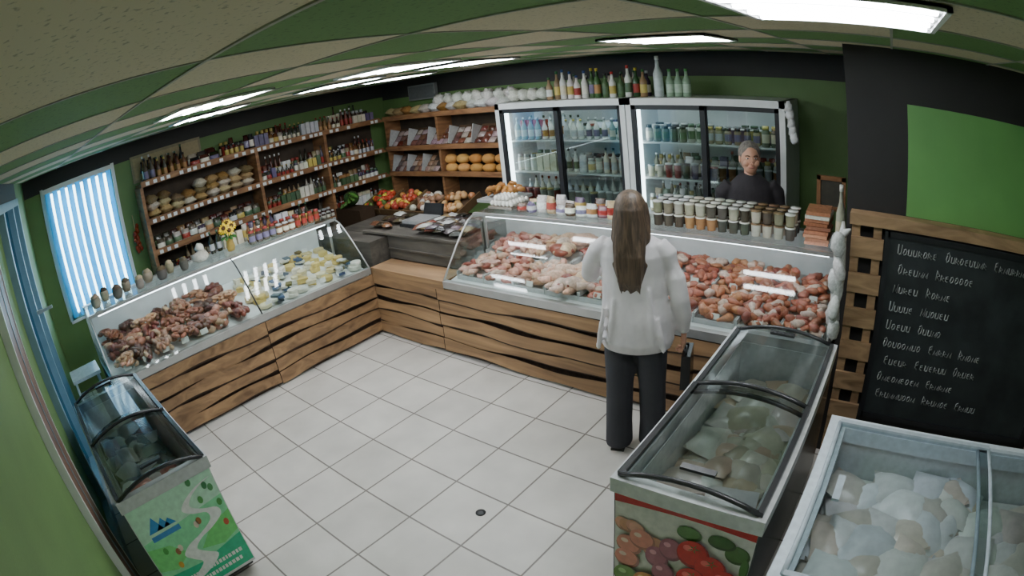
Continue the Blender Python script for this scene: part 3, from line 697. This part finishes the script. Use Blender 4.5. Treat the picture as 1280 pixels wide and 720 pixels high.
def meadow(mb,a,b_,zb):
    W=2*b_-.01;Hh=zb-.08
    def fn(u,v,off): return (a+.001+off,-b_+.005+u*W,.08+v*Hh)
    mb.poly([fn(0,0,0),fn(1,0,0),fn(1,1,0),fn(0,1,0)],(150,236,180),0)
    mb.poly([fn(0,.66,.001),fn(1,.74,.001),fn(1,1,.001),fn(0,1,.001)],(196,242,214),0)
    mb.poly([fn(0,0,.0011),fn(1,0,.0011),fn(1,.32,.0011),fn(.5,.24,.0011),fn(0,.28,.0011)],(50,200,150),0)
    mb.poly([fn(.55,.36,.0012),fn(.8,.30,.0012),fn(1,.36,.0012),fn(1,.58,.0012),fn(.75,.52,.0012)],(126,226,130),0)
    mb.poly([fn(0,.36,.0012),fn(.2,.30,.0012),fn(.4,.40,.0012),(fn(.25,.55,.0012)),fn(0,.6,.0012)],(136,230,140),0)
    P_=[(.95,.93),(.80,.90),(.66,.84),(.60,.77),(.70,.70),(.84,.65),(.84,.57),(.68,.50),(.52,.46),(.42,.39),(.50,.31),(.58,.24),(.45,.16),(.25,.10)]
    pts=[];ww=[];w0=[.02,.03,.04,.05,.06,.06,.07,.08,.08,.08,.09,.10,.12,.12]
    for i in range(len(P_)-1):
        p=[P_[max(i-1,0)],P_[i],P_[i+1],P_[min(i+2,len(P_)-1)]]
        for s_ in range(4):
            t_=s_/4;q=[.5*(2*p[1][k]+(p[2][k]-p[0][k])*t_+(2*p[0][k]-5*p[1][k]+4*p[2][k]-p[3][k])*t_*t_+(3*p[1][k]-p[0][k]-3*p[2][k]+p[3][k])*t_**3) for k in(0,1)]
            pts.append(q);ww.append(w0[i]+(w0[i+1]-w0[i])*t_)
    strip(mb,fn,pts,ww,(248,252,250),.002)
    for (p1,p2,p3) in (((.12,.72),(.22,.86),(.30,.72)),((.22,.72),(.31,.82),(.38,.72)),((.30,.72),(.38,.79),(.45,.72))): mb.poly([fn(*q,.002) for q in (p1,p2,p3)],(70,150,215),0)
    mb.poly([fn(.12,.64,.002),fn(.46,.64,.002),fn(.46,.69,.002),fn(.12,.69,.002)],(80,150,215),0)
    for u,v,c in ((.93,.84,(90,160,100)),(.88,.88,(70,140,90)),(.74,.97,(80,150,95)),(.78,.78,(90,170,90)),(.66,.62,(180,120,70)),(.62,.60,(235,220,200)),(.30,.46,(170,120,80)),(.34,.48,(235,225,205)),(.92,.48,(210,100,70)),(.95,.68,(80,160,80)),(.25,.33,(230,180,70)),(.18,.52,(90,180,90))): disc(mb,fn,u,v,.028,.035,c,.003)
    for r in range(2):
        u=.2
        while u<.9: w=U(.02,.04);mb.poly([fn(u,.06+.08*r,.003),fn(u+w,.06+.08*r,.003),fn(u+w,.10+.08*r,.003),fn(u,.10+.08*r,.003)],(240,248,244),0);u+=w+.012
def veggies(mb,a,b_,zb):
    W=2*b_-.01;Hh=zb-.08
    def fn(u,v,off): return (-a-.001-off,b_-.005-u*W,.08+v*Hh)
    mb.poly([fn(0,0,0),fn(1,0,0),fn(1,1,0),fn(0,1,0)],(236,232,228),0)
    n_=16
    mb.poly([fn(k/n_,.93+.03*math.sin(k/n_*3),.001) for k in range(n_+1)]+[fn(1,1,.001),fn(0,1,.001)],(215,50,46),0)
    o=.002
    def veg(u,v,ru,rv,c,hl=True,stem=None):
        nonlocal o;o+=.00015
        disc(mb,fn,u,v,ru,rv,tuple(x*.8 for x in c),o,20);o+=.00015
        disc(mb,fn,u-.008,v+.01,ru*.9,rv*.88,c,o,20);o+=.00015
        if hl: disc(mb,fn,u-ru*.35,v+rv*.4,ru*.3,rv*.22,tuple(min(255,x+60) for x in c),o,12)
        if stem:
            for q in range(5):
                t_=q*1.256;o+=.0001
                mb.poly([fn(u+.012*math.cos(t_+.5),v+rv*.45+.012*math.sin(t_+.5),o),fn(u+ru*.45*math.cos(t_),v+rv*.45+rv*.35*math.sin(t_),o),fn(u+.012*math.cos(t_-.5),v+rv*.45+.012*math.sin(t_-.5),o)],stem,0)
    for u,v,ru,rv,c in ((.9,.80,.09,.07,(84,130,64)),(.78,.86,.10,.05,(70,116,56)),(.97,.70,.03,.09,(90,140,70)),(.55,.86,.09,.05,(100,150,80))): veg(u,v,ru,rv,c,False)
    for k in range(9): veg(.07+.035*k+U(-.01,.02),.80-.02*k+U(-.05,.05),.06,.05,jit((240,176,144),14),False)
    for u,v in ((.12,.62),(.22,.70),(.11,.50)): veg(u,v,.10,.08,(240,156,136))
    for u,v in ((.34,.60),(.44,.70),(.40,.48)): veg(u,v,.09,.09,(184,112,128))
    for u,v in ((.60,.72),(.74,.64),(.62,.50),(.86,.56)): veg(u,v,.12,.11,(226,58,50),True,(80,130,60))
    for u,v,c in ((.12,.34,(120,160,80)),(.28,.34,(230,160,90)),(.46,.33,(210,66,56)),(.66,.34,(130,170,90)),(.86,.34,(226,196,120)),(.2,.16,(216,66,56)),(.42,.16,(230,210,180)),(.64,.16,(206,100,80)),(.86,.16,(120,160,80))): veg(u,v,.11,.10,c)
freezer('chest_freezer',1.45,.58,.84,(1.115,-2.885,0),0,(206,210,212),meadow,frame=(46,48,50),rim=.03,glass=M_dglass,arch=.06,goods=(.56,[(130,134,124),(160,160,148),(100,100,96),(140,96,86),(176,176,168),(80,90,86)],80,(.10,.16)))
freezer('chest_freezer',1.40,.60,.90,(3.84,-.955,0),math.pi/2,(222,224,224),veggies,side=(80,82,86),frame=(60,60,62),rim=.04,goods=(.62,[(196,188,172),(212,208,198),(176,166,150),(206,184,164),(222,220,214)],90,(.12,.19)))
freezer('chest_freezer',1.60,1.0,.90,(5.05,-1.43,0),0,(226,236,242),None,side=(226,236,242),arch=.012,frame=(190,202,210),rim=.07,glass=glassmat('frosty_glass',(226,233,235),.12,.10),goods=(.66,[(244,242,236),(234,220,204),(236,234,228),(222,212,200),(238,240,242)],110,(.16,.25)))
# ------------------------------------------------------------------ pallet rack with chalkboard
mb=MB()
for z in (.32,.52,.72,.92,1.12,1.32): mb.bb(4.15,4.345,-.085,-.065,z,z+.11,(255,255,255),0)
for x in (4.15,4.28): mb.bb(x,x+.05,-.062,-.012,0.0,1.50,(255,255,255),0)
mb.bb(5.7,5.75,-.062,-.012,0.0,1.50,(255,255,255),0)
mb.bb(4.14,5.75,-.11,-.012,1.50,1.56,(255,255,255),0)
mb.build('pallet_wood_rack',[M_lw])
M_chalk=simple('chalk_surface',(50,55,56),.7,noise=.25,nscale=6)
M_ch=simple('chalk',(180,184,182),.9)
mb=MB();X0,X1,Z0,Z1=4.37,5.6,.40,1.47;yb=-.10
mb.bb(X0,X1,yb,-.05,Z0,Z1,(255,255,255),0)
for r in ((X0-.02,X0+.012,Z0-.02,Z1+.02),(X1-.012,X1+.02,Z0-.02,Z1+.02),(X0,X1,Z0-.02,Z0+.012),(X0,X1,Z1-.012,Z1+.02)): mb.bb(r[0],r[1],yb-.012,-.05,r[2],r[3],(255,255,255),1)
random.seed(11)
for ln in range(9):
    z=Z1-.095-.106*ln;x=X0+.05+U(0,.03)
    for wd in range(random.randint(2,3)):
        for q in range(random.randint(5,9)):
            s_=.034;kind=random.randint(0,4);yy=yb-.003
            pts=[[(0,0),(0,1),(.6,.5),(.1,.4),(.7,0)],[(0,.8),(.3,1),(.6,.7),(.5,.2),(.2,0),(0,.3),(.1,.7)],[(0,0),(.1,.8),(.4,.1),(.7,.9),(.7,0)],[(0,.5),(.5,.55),(.4,.95),(.05,.8),(.05,.2),(.5,0)],[(0,1),(.05,.1),(.35,0),(.6,.2),(.6,1),(.62,0)]][kind]
            hz=1.6 if q==0 else 1.
            mb.tube([(x+(p[0]+.15*p[1])*s_,yy,z+p[1]*s_*hz) for p in pts],.0034,4,(255,255,255),2)
            x+=s_*U(.85,1.0)
            if x>X1-.06: break
        x+=.05
        if x>X1-.25: break
mb.build('chalkboard_menu',[M_chalk,M_dark,M_ch])
# white hanging carrier bags at right end of counter
mb=MB()
mb.loft([(4.10,-.10,.84,.015,.03),(4.095,-.10,.90,.034,.055),(4.09,-.10,1.05,.030,.05),(4.095,-.10,1.2,.040,.06),(4.095,-.10,1.32,.034,.05),(4.10,-.10,1.42,.026,.035),(4.10,-.08,1.5,.008,.01)],14,(220,220,218),0)
for k in range(8):
    a=k*2.4;z=.9+.07*k;mb.blob((4.09+.012*math.cos(a),-.12+.03*math.sin(a),z),(.034,.045,.07),jit((222,222,220),6),0,n=.12,rot=(U(-.2,.2),U(-.2,.2),U(0,3)),seg=10,rings=7)
mb.tube([(4.10,-.1,1.40),(4.12,-.13,1.46),(4.15,-.14,1.48)],[.01,.02,.004],6,(225,225,222),0)
mb.build('plastic_carrier_bags',[M_plast])
# stool
mb=MB()
for sx in(-.13,.13):
    for sy in(-.13,.13): mb.tube([(sx*1.15,sy*1.15,0),(sx,sy,.62)],.012,8,(190,195,195),0)
mb.bb(-.16,.16,-.16,.16,.62,.65,(200,205,205),0)
for z in (.2,.42): mb.tube([(-.14,-.14,z),(.14,-.14,z),(.14,.14,z),(-.14,.14,z),(-.14,-.14,z)],.008,6,(190,195,195),0)
mb.build('metal_stool',[M_gloss],(-.75,-2.96,0))
# ------------------------------------------------------------------ people
SKIN=simple('skin',(212,160,134),.5,noise=.06,nscale=12)
def clothing(name,col,rough=.8,bump=.4,bs=14): return simple(name,col,rough,noise=.08,nscale=5,bump=bump,bscale=bs)
def remesh(ob,v=.011,it=4):
    m=ob.modifiers.new('voxel','REMESH');m.mode='VOXEL';m.voxel_size=v;m.use_smooth_shade=True
    s=ob.modifiers.new('smooth','SMOOTH');s.iterations=it;s.factor=.5
def hand(mb,w,d,nrm,side=1,curl=.6):
    w=Vector(w);d=Vector(d).normalized();nrm=Vector(nrm).normalized();s=d.cross(nrm).normalized()*side
    pts=[(-.02,.024,.020),(0,.024,.018),(.03,.036,.016),(.06,.041,.015),(.088,.038,.012)];vs=[];seg=10
    for t_,a,b_ in pts:
        for k in range(seg):
            q=2*math.pi*k/seg;vs.append(w+d*t_+s*math.cos(q)*a+nrm*math.sin(q)*b_)
    fs=[(i*seg+k,i*seg+(k+1)%seg,(i+1)*seg+(k+1)%seg,(i+1)*seg+k) for i in range(4) for k in range(seg)]+[tuple(range(seg))[::-1],tuple(4*seg+k for k in range(seg))]
    mb.add(vs,fs,(200,150,120),0,True)
    for i,(o,L) in enumerate(((-.028,.062),(-.009,.074),(.010,.07),(.028,.055))):
        p=w+d*.082+s*o;ps=[p];ang_=0
        for j in range(3):
            ang_+=curl*(.4+.35*j);p=p+(d*math.cos(ang_)-nrm*math.sin(ang_))*L*(.42,.32,.26)[j];ps.append(p)
        mb.tube(ps,[.0092,.0085,.0078,.0058],8,(200,150,120),0)
    p=w+d*.025-s*.03;ps=[p,p-s*.022+d*.022-nrm*.006,p-s*.030+d*.048-nrm*.014,p-s*.028+d*.066-nrm*.022]
    mb.tube(ps,[.013,.012,.010,.007],8,(200,150,120),0)
def head(mb,z,y=0,x=0):
    c=(205,150,122)
    mb.blob((x,y,z),(.076,.095,.108),c,0,n=0,seg=18,rings=14);mb.blob((x,y+.03,z-.055),(.056,.062,.062),c,0,n=0,seg=16,rings=10)
    mb.tube([(x,y+.088,z+.018),(x,y+.104,z-.010),(x,y+.113,z-.026),(x,y+.092,z-.036)],[.007,.010,.014,.008],8,c,0)
    for s_ in(-1,1):
        mb.blob((x+s_*.030,y+.084,z+.010),(.013,.008,.006),(225,222,218),1,n=0);mb.blob((x+s_*.030,y+.090,z+.010),(.006,.004,.006),(50,38,30),1,n=0)
        mb.tube([(x+s_*.015,y+.093,z+.028),(x+s_*.032,y+.092,z+.033),(x+s_*.048,y+.080,z+.028)],.004,6,(90,75,65),1)
        mb.blob((x+s_*.078,y-.005,z-.005),(.009,.020,.030),c,0,n=0,rot=(0,0,s_*.3))
        mb.blob((x+s_*.040,y+.068,z-.030),(.026,.024,.026),c,0,n=0)
    mb.tube([(x-.024,y+.086,z-.060),(x,y+.096,z-.059),(x+.024,y+.086,z-.060)],[.003,.005,.003],8,(170,104,94),1)
    mb.loft([(x,y-.012,z-.19,.060,.060),(x,y-.010,z-.13,.050,.054),(x,y-.005,z-.06,.048,.052)],14,c,0)
# --- woman
W=empty('woman_customer',(2.975,-.42,0),math.radians(16))
mb=MB()
for s_,fy in ((-1,-.02),(1,.03)):
    x=s_*.098
    mb.loft([(x*1.05,fy,.030,.088,.100),(x*1.05,fy,.20,.083,.092),(x,fy*.6,.46,.084,.088),(x*.95,0,.70,.098,.102),(x*.75,0,.86,.105,.115)],16)
mb.loft([(0,0,.78,.155,.115),(0,0,.88,.180,.130),(0,0,.98,.165,.115),(0,0,1.04,.15,.105)],18)
ob=mb.build('trousers',[clothing('dark_trousers',(62,62,68))],parent=W);remesh(ob,.012,5)
mb=MB()
mb.loft([(0.01,-.005,.735,.205,.150),(0.01,-.01,.79,.222,.160),(0.01,-.005,.92,.208,.150),(0,0,1.05,.188,.132),(0,0,1.18,.185,.125),(0,0,1.28,.190,.118),(0,0,1.345,.168,.095),(0,0,1.385,.105,.072),(0,0,1.42,.060,.058)],24)
mb.tube([(.14,0,1.335),(.195,-.005,1.28),(.238,-.02,1.16),(.262,-.03,1.04),(.275,.0,.94),(.280,.03,.82)],[.054,.058,.055,.055,.054,.036],14)
mb.tube([(-.14,0,1.335),(-.20,.01,1.29),(-.255,.04,1.20),(-.28,.09,1.12),(-.275,.18,1.12),(-.25,.29,1.16)],[.054,.058,.055,.055,.052,.034],14)
for k,(a,z0,z1) in enumerate(((-.12,.80,1.05),(.02,.76,1.0),(.13,.80,1.12),(-.05,.78,.95),(.19,.76,.95),(-.19,.76,1.0))):
    mb.tube([(a,-.135,z0),(a*.9,-.138,(z0+z1)/2),(a*.8,-.115,z1)],[.016,.018,.010],8)
ob=mb.build('blouse',[clothing('white_blouse',(230,225,226),bump=.7,bs=9)],parent=W);remesh(ob,.010,3)
mb=MB();head(mb,1.515)
mb.build('head',[SKIN,M_gloss],parent=W)
mb=MB();hand(mb,(.281,.035,.805),(0,.12,-1),(1,0,0),1,.9);hand(mb,(-.245,.305,1.165),(.10,1,.0),(0,0,1),-1,.35)
mb.build('hands',[SKIN],parent=W)
mb=MB()
mb.blob((0,-.022,1.535),(.090,.100,.106),(0,0,0),0,n=0,seg=18,rings=12)
mb.loft([(.01,-.095,1.08,.02,.012),(.01,-.105,1.12,.050,.024),(0,-.118,1.18,.072,.032),(0,-.118,1.26,.086,.040),(0,-.10,1.35,.092,.048),(0,-.07,1.45,.090,.066),(0,-.04,1.55,.086,.086)],18)
for s_ in(-1,1): mb.tube([(s_*.066,.02,1.56),(s_*.082,-.01,1.48),(s_*.084,-.05,1.38),(s_*.078,-.09,1.25),(s_*.055,-.105,1.13)],[.022,.025,.028,.026,.010],8)
for k in range(7): mb.tube([(-.06+.02*k,-.115,1.42),(-.062+.021*k,-.148,1.3),(-.055+.019*k,-.142,1.16),(-.045+.016*k,-.115,1.06+.02*(k%3))],[.008,.010,.010,.004],6)
ob=mb.build('hair',[woodmat('brown_hair',(56,46,38),(112,92,74),(45,45,3),.5)],parent=W);remesh(ob,.008,2)
mb=MB()
for s_,fy in ((-1,-.02),(1,.03)):
    mb.blob((s_*.10,fy+.05,.035),(.045,.125,.036),(40,38,38),0,n=0,seg=14,rings=8);mb.box((s_*.10,fy+.045,.008),(.085,.235,.015),(60,58,56),0)
mb.build('shoes',[M_matte],parent=W)
mb=MB();mb.box((.305,.05,.58),(.06,.20,.22),(30,30,32),0,taper=.9);mb.tube([(.305,-.02,.68),(.300,.01,.71),(.285,.05,.725),(.300,.09,.71),(.305,.11,.68)],.007,8,(26,26,28),0)
mb.build('handbag',[M_gloss],parent=W)
# --- shop assistant behind the counter
S=empty('shop_assistant',(3.20,1.19,0),math.radians(180+24))
mb=MB()
for s_ in(-1,1): mb.loft([(s_*.10,0,.04,.07,.08),(s_*.10,0,.46,.075,.08),(s_*.08,0,.84,.10,.11)],14)
mb.loft([(0,0,.76,.16,.12),(0,0,.88,.18,.13),(0,0,1.0,.17,.12)],16)
ob=mb.build('trousers',[clothing('black_trousers',(40,40,44))],parent=S);remesh(ob,.014,4)
mb=MB()
mb.loft([(0,0,.82,.19,.13),(0,0,.95,.19,.13),(0,.0,1.1,.19,.13),(0,0.,1.25,.205,.13),(0,0,1.35,.20,.115),(0,0,1.42,.13,.09),(0,0,1.47,.07,.07)],22)
for s_ in(-1,1): mb.tube([(s_*.16,0,1.38),(s_*.225,.0,1.31),(s_*.265,.0,1.12),(s_*.235,.10,1.03),(s_*.15,.17,1.04)],[.06,.066,.058,.052,.040],12)
ob=mb.build('jacket',[clothing('dark_jacket',(52,48,52))],parent=S);remesh(ob,.012,4)
mb=MB();head(mb,1.585,y=.03);mb.build('head',[SKIN,M_gloss],parent=S)
mb=MB();hand(mb,(.145,.175,1.04),(-.7,.5,-.1),(0,0,1),1,.5);hand(mb,(-.145,.175,1.04),(.7,.5,-.1),(0,0,1),-1,.5);mb.build('hands',[SKIN],parent=S)
mb=MB();mb.blob((0,.000,1.622),(.090,.098,.098),(0,0,0),0,n=.03,seg=18,rings=12);mb.blob((0,-.03,1.57),(.086,.07,.09),(0,0,0),0,n=.02,seg=16,rings=10)
ob=mb.build('hair',[simple('grey_hair',(134,126,118),.8,noise=.3,nscale=60)],parent=S);remesh(ob,.008,3)
mb=MB()
for s_ in(-1,1): mb.blob((s_*.10,.05,.035),(.045,.125,.036),(30,30,30),0,n=0)
mb.build('shoes',[M_matte],parent=S)
# ------------------------------------------------------------------ world
w=bpy.data.worlds.new('world');scn.world=w;w.use_nodes=True;bg=w.node_tree.nodes['Background'];bg.inputs[0].default_value=(.66,.88,1,1);bg.inputs[1].default_value=11.
# ------------------------------------------------------------------ camera (wide-angle CCTV lens)
cam=bpy.data.cameras.new('cctv_camera');co=bpy.data.objects.new('cctv_camera',cam);bpy.context.collection.objects.link(co);scn.camera=co
R=np.array([[.77934,.14359,-.60993],[.61763,-.34018,.70909],[-.10567,-.92933,-.35381]]);Uu,_,Vv=np.linalg.svd(R);R=Uu@Vv
co.matrix_world=Matrix(((R[0,0],-R[0,1],-R[0,2],4.3834),(R[1,0],-R[1,1],-R[1,2],-3.0906),(R[2,0],-R[2,1],-R[2,2],2.2736),(0,0,0,1)))
f,k=730.61,-.0875;px=36./1280
th=np.linspace(0,1.25,200);rr=f*(th+k*th**3)*px
A=np.stack([rr,rr**2,rr**3,rr**4],1);cf=np.linalg.lstsq(A,th,rcond=None)[0]
cam.sensor_fit='HORIZONTAL';cam.sensor_width=36;cam.lens=20;cam.clip_start=.01;cam.clip_end=100
cam.type='PANO'
for o_ in (cam,getattr(cam,'cycles',None)):
    try:
        o_.panorama_type='FISHEYE_LENS_POLYNOMIAL';o_.fisheye_fov=math.pi
        o_.fisheye_polynomial_k0=0.
        o_.fisheye_polynomial_k1=-float(cf[0]);o_.fisheye_polynomial_k2=-float(cf[1]);o_.fisheye_polynomial_k3=-float(cf[2]);o_.fisheye_polynomial_k4=-float(cf[3])
    except Exception as ex: print('pano fail',ex)
